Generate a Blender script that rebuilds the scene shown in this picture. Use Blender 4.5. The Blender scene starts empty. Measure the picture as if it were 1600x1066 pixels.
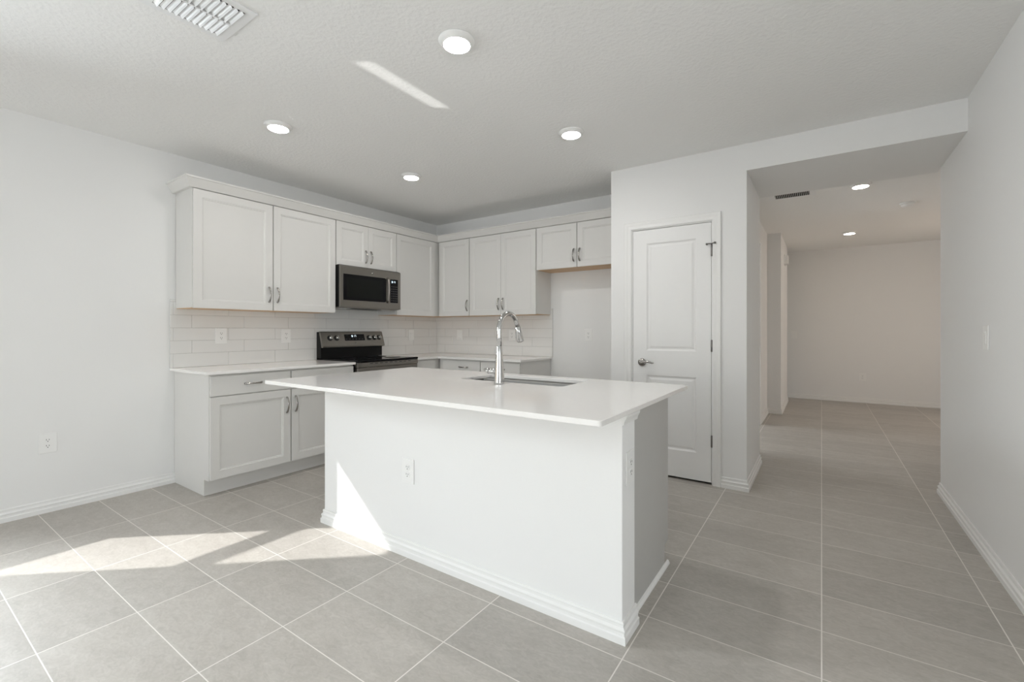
import bpy, bmesh, math, random
from mathutils import Vector, Matrix

random.seed(7)
scene = bpy.context.scene
COL = scene.collection
PI = math.pi

# ---------------------------------------------------------------- camera
YAW = 0.599886
cam_d = bpy.data.cameras.new('camera')
cam_d.sensor_fit = 'HORIZONTAL'
cam_d.sensor_width = 36.0
cam_d.lens = 707.3 / 1600 * 36.0
cam_d.shift_y = -(533.0 - 515.98) / 1600.0
cam_d.clip_start = 0.02
cam = bpy.data.objects.new('camera', cam_d)
COL.objects.link(cam)
cam.location = (0, 0, 1.2)
cam.rotation_euler = (PI / 2, 0, YAW)
scene.camera = cam

# ---------------------------------------------------------------- view / world / light
vs = scene.view_settings
scene.display_settings.display_device = 'sRGB'
vs.view_transform = 'Standard'
vs.look = 'None'
vs.gamma = 1.0
vs.use_curve_mapping = False
vs.exposure = 0.0

cy = scene.cycles
cy.use_light_tree = False
cy.use_denoising = True
cy.max_bounces = 14
cy.diffuse_bounces = 9
cy.glossy_bounces = 5
cy.transparent_max_bounces = 12
cy.sample_clamp_indirect = 4.0
cy.caustics_reflective = False
cy.caustics_refractive = False

world = bpy.data.worlds.new('sky')
scene.world = world
world.use_nodes = True
wn = world.node_tree
wn.nodes.clear()
w_out = wn.nodes.new('ShaderNodeOutputWorld')
w_bg = wn.nodes.new('ShaderNodeBackground')
w_sky = wn.nodes.new('ShaderNodeTexSky')
w_sky.sky_type = 'NISHITA'
w_sky.sun_disc = False
w_sky.sun_elevation = math.radians(31)
w_sky.sun_rotation = math.radians(229)
w_bg.inputs['Strength'].default_value = 0.15
wn.links.new(w_sky.outputs['Color'], w_bg.inputs['Color'])
wn.links.new(w_bg.outputs['Background'], w_out.inputs['Surface'])


def aim(o, d):
    o.rotation_euler = Vector(d).to_track_quat('-Z', 'Y').to_euler()


SUN_DIR = Vector((0.755, 0.655, -0.596))
sun_d = bpy.data.lights.new('sun', 'SUN')
sun_d.energy = 7.3
sun_d.angle = math.radians(0.55)
sun_d.color = (1.0, 0.992, 0.975)
sun = bpy.data.objects.new('sun', sun_d)
COL.objects.link(sun)
sun.location = (-8, -6, 6)
aim(sun, SUN_DIR)


def area(name, loc, d, sx, sy, watts, color, spread=180.0):
    l = bpy.data.lights.new(name, 'AREA')
    l.shape = 'RECTANGLE'
    l.size = sx
    l.size_y = sy
    l.energy = watts
    l.color = color
    l.spread = math.radians(spread)
    o = bpy.data.objects.new(name, l)
    COL.objects.link(o)
    o.location = loc
    aim(o, d)
    return o


# daylight entering through the openings of the house, plus two added fill lamps
REAR = -5.2
area('daylight_patio', (-2.35, REAR - 0.16, 1.08), (0, 1, 0.0), 3.0, 2.05, 106, (0.935, 0.975, 1.0))
area('added_fill_great_room', (-4.52, -3.1, 1.30), (1, 0.6, -0.25), 1.9, 1.25, 12, (0.93, 0.975, 1.0))  # fill lamp at an invented window, added to brighten the right wall
area('added_fill_right', (3.55, -2.1, 1.25), (-1, 0.0, 0), 2.8, 1.6, 98, (0.93, 0.975, 1.0))  # fill lamp outside an invented window, added to brighten the base cabinets
area('daylight_window', (-4.95, -0.206, 1.52), (1, 0.15, -0.85), 0.62, 1.25, 215, (0.885, 0.96, 1.0))
area('daylight_side_room', (-3.68, 5.9, 1.35), (1, 0, 0), 1.2, 1.3, 62, (0.95, 0.98, 1.0))
area('daylight_entry', (2.82, 7.6, 1.2), (-1, 0.1, 0), 0.7, 1.6, 24, (1.0, 0.84, 0.70))

# unseen lamps in place of sun glancing off the left sill onto the ceiling
gd = Vector((0.755, 0.655, 0.596)).normalized()
ex = (Vector((0, 1, 0)) - gd * gd.y).normalized()
ez = -gd
ey = ez.cross(ex)
for gy in (-0.522, -0.284, -0.046):
    glint = area('added_sill_glint', (0, 0, 0), gd, 0.199, 0.052, 0.025, (1.0, 0.985, 0.95), 0.5)
    glint.matrix_world = Matrix.Translation((-4.345, gy + 0.044, 0.702)) @ Matrix((ex, ey, ez)).transposed().to_4x4()


# ---------------------------------------------------------------- materials


def new_mat(name):
    m = bpy.data.materials.new(name)
    m.use_nodes = True
    nt = m.node_tree
    b = nt.nodes['Principled BSDF']
    return m, nt, b


def simple(name, col, rough=0.5, metal=0.0, bump=0.0, scale=60.0, spec=0.5, var=0.0, stretch=None, dist=0.002):
    """Procedural paint / metal: noise-driven tone and bump."""
    m, nt, b = new_mat(name)
    b.inputs['Roughness'].default_value = rough
    b.inputs['Metallic'].default_value = metal
    b.inputs['Specular IOR Level'].default_value = spec
    tc = nt.nodes.new('ShaderNodeTexCoord')
    mp = nt.nodes.new('ShaderNodeMapping')
    if stretch:
        mp.inputs['Scale'].default_value = stretch
    nt.links.new(tc.outputs['Object'], mp.inputs['Vector'])
    nz = nt.nodes.new('ShaderNodeTexNoise')
    nz.inputs['Scale'].default_value = scale
    nz.inputs['Detail'].default_value = 3.0
    nt.links.new(mp.outputs['Vector'], nz.inputs['Vector'])
    ramp = nt.nodes.new('ShaderNodeMix')
    ramp.data_type = 'RGBA'
    c = Vector(col)
    lo = c * (1 - var)
    hi = c * (1 + var)
    ramp.inputs['A'].default_value = (lo[0], lo[1], lo[2], 1)
    ramp.inputs['B'].default_value = (min(hi[0], 1), min(hi[1], 1), min(hi[2], 1), 1)
    nt.links.new(nz.outputs['Fac'], ramp.inputs['Factor'])
    nt.links.new(ramp.outputs['Result'], b.inputs['Base Color'])
    if bump > 0:
        bp = nt.nodes.new('ShaderNodeBump')
        bp.inputs['Strength'].default_value = bump
        bp.inputs['Distance'].default_value = dist
        nt.links.new(nz.outputs['Fac'], bp.inputs['Height'])
        nt.links.new(bp.outputs['Normal'], b.inputs['Normal'])
    return m


def emit(name, col, strength):
    m, nt, b = new_mat(name)
    b.inputs['Base Color'].default_value = (*col, 1)
    b.inputs['Emission Color'].default_value = (*col, 1)
    b.inputs['Emission Strength'].default_value = strength
    return m


M_WALL = simple('wall_paint', (0.81, 0.81, 0.805), 0.75, bump=0.05, scale=140, spec=0.25, var=0.01)
M_CEIL = simple('ceiling_texture', (0.87, 0.87, 0.86), 0.85, bump=1.0, scale=46, spec=0.2, var=0.015, dist=0.0032)
M_TRIM = simple('trim_paint', (0.82, 0.82, 0.81), 0.42, var=0.01, scale=20)
M_DOOR = simple('door_paint', (0.82, 0.82, 0.815), 0.45, var=0.01, scale=20)
M_CAB = simple('cabinet_paint', (0.685, 0.676, 0.656), 0.42, var=0.015, scale=9)
M_ISLAND = simple('cabinet_paint_shaded', (0.47, 0.462, 0.447), 0.42, var=0.015, scale=9)  # cabinet paint darkened: the side panel's shade is put into the colour
M_WOOD = simple('maple_underside', (0.60, 0.40, 0.23), 0.5, var=0.15, scale=14, stretch=(1, 8, 8))
M_QUARTZ = simple('white_quartz', (0.86, 0.845, 0.83), 0.09, var=0.02, scale=30, spec=0.5)
M_TILE = simple('glazed_tile', (0.775, 0.77, 0.755), 0.16, var=0.015, scale=5)
M_GROUT = simple('grey_grout', (0.50, 0.49, 0.475), 0.9, var=0.04, scale=80)
M_STEEL = simple('brushed_steel', (0.255, 0.238, 0.217), 0.30, metal=1.0, var=0.06, scale=30, stretch=(1, 1, 40), bump=0.02)
M_SINK = simple('satin_steel', (0.36, 0.35, 0.335), 0.34, metal=1.0, var=0.04, scale=40)
M_CHROME = simple('polished_chrome', (0.52, 0.52, 0.515), 0.10, metal=1.0, var=0.01, scale=10)
M_NICKEL = simple('satin_nickel', (0.40, 0.385, 0.365), 0.14, metal=1.0, var=0.02, scale=10)
M_DARKMETAL = simple('hinge_metal', (0.22, 0.21, 0.20), 0.35, metal=1.0, var=0.02, scale=10)
M_BLACKGLASS = simple('black_glass', (0.006, 0.006, 0.007), 0.05, var=0.1, scale=6, spec=0.16)
M_BLACK = simple('black_enamel', (0.008, 0.008, 0.008), 0.30, var=0.1, scale=10, spec=0.15)
M_BLACKMATTE = simple('black_plastic', (0.02, 0.02, 0.02), 0.5, var=0.1, scale=30)
M_SCREEN = simple('oven_window_mesh', (0.010, 0.011, 0.010), 0.12, var=0.2, scale=300, spec=0.12)
M_KEY = simple('keypad_legend', (0.07, 0.07, 0.07), 0.5, var=0.05)
M_PLASTIC = simple('white_plastic', (0.84, 0.84, 0.83), 0.35, var=0.005)
M_SLOT = simple('slot_shadow', (0.06, 0.06, 0.06), 0.8)
M_VENT = simple('white_enamel', (0.84, 0.845, 0.85), 0.35, var=0.01)
M_DUCT = simple('dark_duct', (0.03, 0.03, 0.03), 0.9)
M_ALU = simple('white_vinyl', (0.82, 0.82, 0.82), 0.3, var=0.01)
M_LED = emit('led_diffuser', (0.99, 0.975, 0.955), 130.0)
M_LED_WARM = emit('led_diffuser_hall', (1.0, 0.90, 0.79), 48.0)
M_DIGIT = emit('clock_digits', (0.85, 0.95, 1.0), 1.2)
M_GROUND = simple('patio_concrete', (0.55, 0.54, 0.52), 0.9, bump=0.2, scale=20, var=0.06)


def glass_mat():
    m = bpy.data.materials.new('window_glass')
    m.use_nodes = True
    nt = m.node_tree
    nt.nodes.clear()
    o = nt.nodes.new('ShaderNodeOutputMaterial')
    mix = nt.nodes.new('ShaderNodeMixShader')
    tr = nt.nodes.new('ShaderNodeBsdfTransparent')
    gl = nt.nodes.new('ShaderNodeBsdfGlossy')
    gl.inputs['Roughness'].default_value = 0.02
    mix.inputs['Fac'].default_value = 0.06
    nt.links.new(tr.outputs[0], mix.inputs[1])
    nt.links.new(gl.outputs[0], mix.inputs[2])
    nt.links.new(mix.outputs[0], o.inputs['Surface'])
    return m


M_GLASS = glass_mat()


def floor_mat():
    m, nt, b = new_mat('stone_look_floor_tile')
    N = nt.nodes
    L = nt.links

    def math_(op, a, bb=None, c=None):
        n = N.new('ShaderNodeMath')
        n.operation = op
        for i, v in enumerate((a, bb, c)):
            if v is None:
                continue
            if isinstance(v, (int, float)):
                n.inputs[i].default_value = v
            else:
                L.new(v, n.inputs[i])
        return n.outputs[0]

    tc = N.new('ShaderNodeTexCoord')
    sp = N.new('ShaderNodeSeparateXYZ')
    L.new(tc.outputs['Object'], sp.inputs[0])
    u = math_('DIVIDE', sp.outputs['X'], 0.6)
    v = math_('DIVIDE', math_('SUBTRACT', sp.outputs['Y'], 0.09), 0.2995)
    fu = math_('FRACT', u)
    fv = math_('FRACT', v)
    iu = math_('FLOOR', u)
    iv = math_('FLOOR', v)
    # distance to the nearest joint, in metres
    du = math_('MULTIPLY', math_('MINIMUM', fu, math_('SUBTRACT', 1.0, fu)), 0.6)
    dv = math_('MULTIPLY', math_('MINIMUM', fv, math_('SUBTRACT', 1.0, fv)), 0.2995)
    # joints across the boards are a little tighter than the long ones
    d = math_('MINIMUM', du, math_('ADD', dv, 0.0004))
    mr = N.new('ShaderNodeMapRange')
    mr.inputs['From Min'].default_value = 0.0018
    mr.inputs['From Max'].default_value = 0.0028
    L.new(d, mr.inputs['Value'])
    tile = mr.outputs['Result']            # 1 on tile, 0 in the joint
    # per tile random
    cmb = N.new('ShaderNodeCombineXYZ')
    L.new(iu, cmb.inputs[0])
    L.new(iv, cmb.inputs[1])
    wn_ = N.new('ShaderNodeTexWhiteNoise')
    L.new(cmb.outputs[0], wn_.inputs['Vector'])
    # shifted coordinates so that every tile has its own figure
    sc = N.new('ShaderNodeVectorMath')
    sc.operation = 'SCALE'
    L.new(wn_.outputs['Color'], sc.inputs[0])
    sc.inputs['Scale'].default_value = 13.0
    ad = N.new('ShaderNodeVectorMath')
    ad.operation = 'ADD'
    L.new(tc.outputs['Object'], ad.inputs[0])
    L.new(sc.outputs[0], ad.inputs[1])
    mp = N.new('ShaderNodeMapping')
    mp.inputs['Scale'].default_value = (2.0, 3.6, 1)
    mp.inputs['Rotation'].default_value = (0, 0, 0.12)
    L.new(ad.outputs[0], mp.inputs['Vector'])
    n1 = N.new('ShaderNodeTexNoise')
    n1.inputs['Scale'].default_value = 2.6
    n1.inputs['Detail'].default_value = 9.0
    n1.inputs['Roughness'].default_value = 0.68
    n1.inputs['Distortion'].default_value = 0.9
    L.new(mp.outputs[0], n1.inputs['Vector'])
    n2 = N.new('ShaderNodeTexNoise')
    n2.inputs['Scale'].default_value = 14.0
    n2.inputs['Detail'].default_value = 6.0
    n2.inputs['Distortion'].default_value = 1.5
    L.new(mp.outputs[0], n2.inputs['Vector'])
    f = math_('MULTIPLY_ADD', n2.outputs['Fac'], 0.48, math_('MULTIPLY', n1.outputs['Fac'], 0.52))
    cr = N.new('ShaderNodeValToRGB')
    e = cr.color_ramp.elements
    e[0].position = 0.30
    e[0].color = (0.360, 0.333, 0.300, 1)
    e[1].position = 0.72
    e[1].color = (0.510, 0.484, 0.448, 1)
    x = cr.color_ramp.elements.new(0.52)
    x.color = (0.435, 0.409, 0.374, 1)
    L.new(f, cr.inputs['Fac'])
    hsv = N.new('ShaderNodeHueSaturation')
    L.new(cr.outputs['Color'], hsv.inputs['Color'])
    L.new(math_('MULTIPLY_ADD', wn_.outputs['Value'], 0.14, 0.93), hsv.inputs['Value'])
    mx = N.new('ShaderNodeMix')
    mx.data_type = 'RGBA'
    mx.inputs['A'].default_value = (0.76, 0.725, 0.685, 1)
    L.new(hsv.outputs['Color'], mx.inputs['B'])
    L.new(tile, mx.inputs['Factor'])
    L.new(mx.outputs['Result'], b.inputs['Base Color'])
    L.new(math_('MULTIPLY_ADD', tile, -0.42, 0.85), b.inputs['Roughness'])
    bp = N.new('ShaderNodeBump')
    bp.inputs['Strength'].default_value = 0.25
    bp.inputs['Distance'].default_value = 0.0015
    L.new(math_('MULTIPLY_ADD', f, 0.5, tile), bp.inputs['Height'])
    L.new(bp.outputs['Normal'], b.inputs['Normal'])
    return m


M_FLOOR = floor_mat()

# ---------------------------------------------------------------- mesh helpers


class MB:
    """Collects shapes and links them as one mesh object."""

    def __init__(self):
        self.bm = bmesh.new()
        self.mi = 0

    def add(self, verts, faces, smooth=False):
        vs_ = [self.bm.verts.new(v) for v in verts]
        for f in faces:
            try:
                fc = self.bm.faces.new([vs_[i] for i in f])
                fc.material_index = self.mi
                fc.smooth = smooth
            except ValueError:
                pass

    def box(self, x0, x1, y0, y1, z0, z1, bev=0.0, seg=2):
        t = bmesh.new()
        bmesh.ops.create_cube(t, size=1.0)
        for v in t.verts:
            v.co = Vector(((x0 + x1) / 2 + v.co.x * (x1 - x0), (y0 + y1) / 2 + v.co.y * (y1 - y0), (z0 + z1) / 2 + v.co.z * (z1 - z0)))
        if bev > 0:
            bmesh.ops.bevel(t, geom=t.edges[:], offset=bev, segments=seg, affect='EDGES', profile=0.5)
        self.merge(t)
        return self

    def merge(self, t, smooth=None):
        idx = {}
        for v in t.verts:
            idx[v] = self.bm.verts.new(v.co)
        for f in t.faces:
            try:
                nf = self.bm.faces.new([idx[v] for v in f.verts])
                nf.material_index = self.mi
                nf.smooth = f.smooth if smooth is None else smooth
            except ValueError:
                pass
        t.free()

    def prism(self, pts, axis, a0, a1):
        """closed outline pts (2-D) pushed along axis 'x','y' or 'z' from a0 to a1"""
        n = len(pts)

        def p3(p, a):
            if axis == 'x':
                return (a, p[0], p[1])
            if axis == 'y':
                return (p[0], a, p[1])
            return (p[0], p[1], a)
        vs_ = [p3(p, a0) for p in pts] + [p3(p, a1) for p in pts]
        fs = [tuple(range(n))[::-1], tuple(range(n, 2 * n))]
        for i in range(n):
            j = (i + 1) % n
            fs.append((i, j, n + j, n + i))
        self.add(vs_, fs)
        return self

    def sweep(self, path, prof, mapf, closed=False):
        """profile (offset, height) carried along a 2-D path with mitred corners"""
        n = len(path)
        rows = []
        for i in range(n):
            p = Vector(path[i])
            ds = []
            if i > 0 or closed:
                ds.append((p - Vector(path[i - 1])).normalized())
            if i < n - 1 or closed:
                ds.append((Vector(path[(i + 1) % n]) - p).normalized())
            ns = [Vector((-d.y, d.x)) for d in ds]
            m = ns[0] if len(ns) == 1 else (ns[0] + ns[1]) / (1 + ns[0].dot(ns[1]))
            rows.append([mapf(p.x + m.x * o, p.y + m.y * o, h) for o, h in prof])
        k = len(prof)
        vs_ = [v for r in rows for v in r]
        fs = []
        for i in range(n if closed else n - 1):
            j = (i + 1) % n
            for q in range(k):
                r = (q + 1) % k
                fs.append((i * k + q, j * k + q, j * k + r, i * k + r))
        if not closed:
            fs.append(tuple(range(k))[::-1])
            fs.append(tuple(range((n - 1) * k, n * k)))
        self.add(vs_, fs)
        return self

    def lathe(self, prof, c, axis='z', seg=32, smooth=True, sign=1):
        """profile (radius, along) turned round an axis through c"""
        vs_ = []
        fs = []
        n = len(prof)
        for i in range(seg):
            a = 2 * PI * i / seg
            for r, h in prof:
                ca, sa = r * math.cos(a), r * math.sin(a)
                if axis == 'z':
                    vs_.append((c[0] + ca, c[1] + sa, c[2] + h * sign))
                elif axis == 'y':
                    vs_.append((c[0] + ca, c[1] + h * sign, c[2] + sa))
                else:
                    vs_.append((c[0] + h * sign, c[1] + ca, c[2] + sa))
        for i in range(seg):
            j = (i + 1) % seg
            for q in range(n - 1):
                fs.append((i * n + q, j * n + q, j * n + q + 1, i * n + q + 1))
        if prof[0][0] > 1e-6:
            fs.append(tuple(i * n for i in range(seg))[::-1])
        if prof[-1][0] > 1e-6:
            fs.append(tuple(i * n + n - 1 for i in range(seg)))
        self.add(vs_, fs, smooth)
        return self

    def tube(self, pts, rad, seg=16, up=(0, 0, 1), flat=1.0, caps=True):
        """round (or flattened) tube through pts; rad is one radius or one per point"""
        pts = [Vector(p) for p in pts]
        n = len(pts)
        if not hasattr(rad, '__len__'):
            rad = [rad] * n
        vs_ = []
        fs = []
        ref = Vector(up)
        for i in range(n):
            d = (pts[min(i + 1, n - 1)] - pts[max(i - 1, 0)]).normalized()
            s = d.cross(ref)
            if s.length < 1e-4:
                s = d.cross(Vector((1, 0, 0)))
            s.normalize()
            t = s.cross(d).normalized()
            for k in range(seg):
                a = 2 * PI * k / seg
                vs_.append(pts[i] + s * (rad[i] * math.cos(a)) + t * (rad[i] * flat * math.sin(a)))
        for i in range(n - 1):
            for k in range(seg):
                l = (k + 1) % seg
                fs.append((i * seg + k, i * seg + l, (i + 1) * seg + l, (i + 1) * seg + k))
        if caps:
            fs.append(tuple(range(seg))[::-1])
            fs.append(tuple(range((n - 1) * seg, n * seg)))
        self.add(vs_, fs, True)
        return self

    def rings(self, x0, x1, z0, z1, steps, y0=0.0):
        """nested rectangles facing -y; steps = (inset, depth)"""
        vs_ = []
        fs = []
        for ins, dep in steps:
            vs_ += [(x0 + ins, y0 + dep, z0 + ins), (x1 - ins, y0 + dep, z0 + ins), (x1 - ins, y0 + dep, z1 - ins), (x0 + ins, y0 + dep, z1 - ins)]
        for s in range(len(steps) - 1):
            a, b = 4 * s, 4 * s + 4
            for i in range(4):
                j = (i + 1) % 4
                fs.append((a + i, a + j, b + j, b + i))
        e = 4 * (len(steps) - 1)
        fs.append((e, e + 1, e + 2, e + 3))
        self.add(vs_, fs)
        return self

    def quad(self, a, b, c, d):
        self.add([a, b, c, d], [(0, 1, 2, 3)])
        return self

    def build(self, name, mats, parent=None, recalc=True, loc=None, rotz=None):
        bmesh.ops.remove_doubles(self.bm, verts=self.bm.verts[:], dist=1e-6)
        if recalc:
            bmesh.ops.recalc_face_normals(self.bm, faces=self.bm.faces[:])
        me = bpy.data.meshes.new(name)
        self.bm.to_mesh(me)
        self.bm.free()
        for m in (mats if isinstance(mats, (list, tuple)) else [mats]):
            me.materials.append(m)
        o = bpy.data.objects.new(name, me)
        COL.objects.link(o)
        if parent:
            o.parent = parent
        if loc:
            o.location = loc
        if rotz is not None:
            o.rotation_euler = (0, 0, rotz)
        return o


def tag(o, label, cat, group=None):
    o['label'] = label
    o['category'] = cat
    if group:
        o['group'] = group
    return o


def struct(o):
    o['kind'] = 'structure'
    return o


def thing(name, label, cat, loc=(0, 0, 0), rotz=0.0, group=None):
    o = bpy.data.objects.new(name, None)
    COL.objects.link(o)
    o.empty_display_size = 0.1
    o.location = loc
    o.rotation_euler = (0, 0, rotz)
    return tag(o, label, cat, group)


def copy_thing(root, loc, rotz, label, group=None):
    r = root.copy()
    COL.objects.link(r)
    r.location = loc
    r.rotation_euler = (0, 0, rotz)
    r['label'] = label
    if group:
        r['group'] = group
    for ch in list(root.children):
        c = ch.copy()
        COL.objects.link(c)
        c.parent = r
        for g in list(ch.children):
            d = g.copy()
            COL.objects.link(d)
            d.parent = c
    return r


# ---------------------------------------------------------------- the setting
XL, YB, YP, XR, ZC = -4.215, 4.395, 3.762, 0.72, 2.587
XP, YH = -0.46, 4.62            # right face of the pantry block, far face of the dropped header
YFAR = 9.44


def wall_with_hole(mb, axis, a0, a1, t0, t1, z0, z1, hole):
    """wall along x (axis 'x') or y with one rectangular hole (h0, h1, hz0, hz1)"""
    h0, h1, hz0, hz1 = hole

    def bx(p0, p1, q0, q1):
        if p1 - p0 < 1e-5 or q1 - q0 < 1e-5:
            return
        if axis == 'x':
            mb.box(p0, p1, t0, t1, q0, q1)
        else:
            mb.box(t0, t1, p0, p1, q0, q1)
    bx(a0, h0, z0, z1)
    bx(h1, a1, z0, z1)
    bx(h0, h1, z0, hz0)
    bx(h0, h1, hz1, z1)


struct(MB().box(-4.5, 3.5, REAR - 0.2, 9.7, -0.12, 0.0).build('floor', M_FLOOR))
struct(MB().box(-4.5, 3.5, REAR - 0.2, 9.7, ZC, ZC + 0.15).build('ceiling', M_CEIL))

WIN = (-0.545, 0.135, 0.635, 1.955)         # opening of the left window: y0, y1, z0, z1
mb = MB()
wall_with_hole(mb, 'y', -0.8, YB + 0.2, XL - 0.2, XL, 0, ZC, WIN)
ADDED_WIN2 = (-4.1, -2.1, 0.635, 1.955)  # unseen window added to send light onto the right wall
wall_with_hole(mb, 'y', REAR - 0.2, -0.8, XL - 0.2, XL, 0, ZC, ADDED_WIN2)
struct(mb.build('wall_left', M_WALL))
struct(MB().box(XL, XP - 0.02, YB, YB + 0.2, 0, ZC).build('wall_back', M_WALL))

DX0, DX1, DZ = -1.332, -0.698, 2.045        # pantry door opening
mb = MB()
wall_with_hole(mb, 'x', -1.521, XP, YP, YP + 0.12, 0, ZC, (DX0, DX1, 0, DZ))
mb.box(-1.521, -1.401, YP + 0.12, YB, 0, ZC)
mb.box(XP - 0.12, XP, YP + 0.12, YH, 0, ZC)
struct(mb.build('wall_pantry', M_WALL))
struct(MB().box(XP, XR, YP, YH, 2.388, ZC).build('wall_header', M_WALL))
struct(MB().box(XR, XR + 0.15, 1.2, 4.515, 0, ZC).build('wall_right', M_WALL))
ADDED_WIN3 = (-3.6, -0.6, 0.4, 2.1)  # unseen window added on the right to light the cabinet fronts
mb = MB()
mb.box(XR + 0.15, 3.2, 1.2, 1.35, 0, ZC)
wall_with_hole(mb, 'y', REAR - 0.2, 1.35, 3.2, 3.4, 0, ZC, ADDED_WIN3)
struct(mb.build('wall_great_room', M_WALL))
mb = MB()
mb.box(XR + 0.15, 2.6, 4.365, 4.515, 0, ZC)
WIN5 = (7.23, 7.97, 0.38, 2.02)
wall_with_hole(mb, 'y', 4.365, YFAR + 0.15, 2.6, 2.75, 0, ZC, WIN5)
struct(mb.build('wall_hall_right', M_WALL))
mb = MB()
wall_with_hole(mb, 'y', YH, 7.49, -0.77, -0.65, 0, ZC, (5.05, 6.52, 0, 2.29))
mb.box(-0.77, -0.60, 7.49, 8.95, 0, ZC)
mb.box(-0.60, -0.48, 7.49, 8.95, 0, ZC)
mb.box(-3.5, -0.77, 7.49, 7.6, 0, ZC)
WIN4 = (5.28, 6.52, 0.69, 2.01)
wall_with_hole(mb, 'y', YB + 0.2, 7.6, -3.6, -3.5, 0, ZC, WIN4)
struct(mb.build('wall_hall_left', M_WALL))
struct(MB().box(-2.2, 2.6, YFAR, YFAR + 0.15, 0, ZC).build('wall_far', M_WALL))
SLD = (-3.9, -0.8, 0.0, 2.1)
mb = MB()
wall_with_hole(mb, 'x', XL - 0.2, 3.2, REAR - 0.2, REAR, 0, ZC, SLD)
struct(mb.build('wall_rear', M_WALL))
struct(MB().box(-12, 8, -12, REAR - 0.2, -0.2, -0.1).build('ground', M_GROUND))

BB = [(0, 0), (0.018, 0), (0.018, 0.027), (0.0125, 0.031), (0.0125, 0.043), (0.0150, 0.047), (0.0150, 0.052), (0.0075, 0.060), (0.0070, 0.069), (0.0085, 0.074), (0.006, 0.081), (0, 0.081)]
flat = lambda x, y, h: (x, y, h)


def skirting(name, path):
    return struct(MB().sweep(path, BB, flat).build(name, M_TRIM))


skirting('baseboard_left', [(XL, 1.444), (XL, REAR)])
skirting('baseboard_pantry', [(-0.58, YH), (XP, YH), (XP, YP), (-0.633, YP)])
skirting('baseboard_right', [(3.2, 1.2), (XR, 1.2), (XR, 4.515), (2.6, 4.515)])
skirting('baseboard_hall_left', [(-0.48, 8.95), (-0.48, 7.49), (-0.65, 7.49), (-0.65, 6.60)])
skirting('baseboard_far', [(2.6, YFAR), (-2.0, YFAR)])
skirting('baseboard_back', [(-1.521, YB), (-2.478, YB)])

# pantry door with its casing
CAS = [(0, 0), (0, 0.011), (0.008, 0.014), (0.028, 0.012), (0.040, 0.016), (0.055, 0.018), (0.060, 0.014), (0.060, 0)]
mb = MB().sweep([(DX0 - 0.004, 0), (DX0 - 0.004, DZ + 0.004), (DX1 + 0.004, DZ + 0.004), (DX1 + 0.004, 0)], CAS, lambda u, v, d: (u, YP - d, v))
mb.box(DX0, DX0 + 0.004, YP, YP + 0.12, 0, DZ).box(DX1 - 0.004, DX1, YP, YP + 0.12, 0, DZ).box(DX0, DX1, YP, YP + 0.12, DZ - 0.004, DZ)
struct(mb.build('trim_1', M_TRIM))
mb = MB().sweep([(6.524, 0), (6.524, 2.294), (5.05, 2.294), (5.05, 0)], [(-o, d) for o, d in CAS], lambda u, v, d: (-0.65 + d, u, v))
struct(mb.build('trim_2', M_TRIM))


def panel_door_mesh(w, h, t, panels, steps):
    """slab with its face at y=0, panels = (x0,x1,z0,z1) pressed into the face"""
    mb = MB()
    xs = sorted({0.0, w} | {p[0] for p in panels} | {p[1] for p in panels})
    zs = sorted({0.0, h} | {p[2] for p in panels} | {p[3] for p in panels})
    for i in range(len(xs) - 1):
        for j in range(len(zs) - 1):
            cx_, cz_ = (xs[i] + xs[i + 1]) / 2, (zs[j] + zs[j + 1]) / 2
            if any(p[0] < cx_ < p[1] and p[2] < cz_ < p[3] for p in panels):
                continue
            mb.quad((xs[i], 0, zs[j]), (xs[i + 1], 0, zs[j]), (xs[i + 1], 0, zs[j + 1]), (xs[i], 0, zs[j + 1]))
    for p in panels:
        mb.rings(p[0], p[1], p[2], p[3], steps)
    # sides and back, taking in the vertices along each edge
    for j in range(len(zs) - 1):
        mb.quad((0, 0, zs[j]), (0, 0, zs[j + 1]), (0, t, zs[j + 1]), (0, t, zs[j]))
        mb.quad((w, 0, zs[j]), (w, t, zs[j]), (w, t, zs[j + 1]), (w, 0, zs[j + 1]))
    for i in range(len(xs) - 1):
        mb.quad((xs[i], 0, 0), (xs[i], t, 0), (xs[i + 1], t, 0), (xs[i + 1], 0, 0))
        mb.quad((xs[i], 0, h), (xs[i + 1], 0, h), (xs[i + 1], t, h), (xs[i], t, h))
        for j in range(len(zs) - 1):
            mb.quad((xs[i], t, zs[j]), (xs[i], t, zs[j + 1]), (xs[i + 1], t, zs[j + 1]), (xs[i + 1], t, zs[j]))
    return mb


DW = 0.620
door = struct(bpy.data.objects.new('door_1', None))
COL.objects.link(door)
door.location = (-1.3255, YP + 0.002, 0.018)
door['label'] = 'white two-panel pantry door with a chrome lever'
door['category'] = 'door'
PST = [(0, 0), (0.012, 0.009), (0.019, 0.0095), (0.036, 0.003), (0.040, 0.003)]
panel_door_mesh(DW, 2.019, 0.035, [(0.116, 0.512, 0.215, 0.808), (0.116, 0.512, 1.012, 1.905)], PST).build('slab', M_DOOR, door)
mb = MB().lathe([(0.0335, 0.0), (0.0335, -0.006), (0.028, -0.012), (0.016, -0.016), (0.0, -0.016)], (0.078, 0, 0.912), 'y', 32)
h_ = mb.build('handle_rose', M_NICKEL, door)
h_['label'] = 'round chrome rose'
pts = [(0.078, -0.012, 0.912), (0.078, -0.040, 0.912), (0.082, -0.050, 0.912), (0.092, -0.054, 0.913), (0.115, -0.054, 0.919), (0.140, -0.053, 0.922), (0.160, -0.052, 0.917), (0.178, -0.050, 0.910), (0.190, -0.048, 0.912)]
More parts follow.
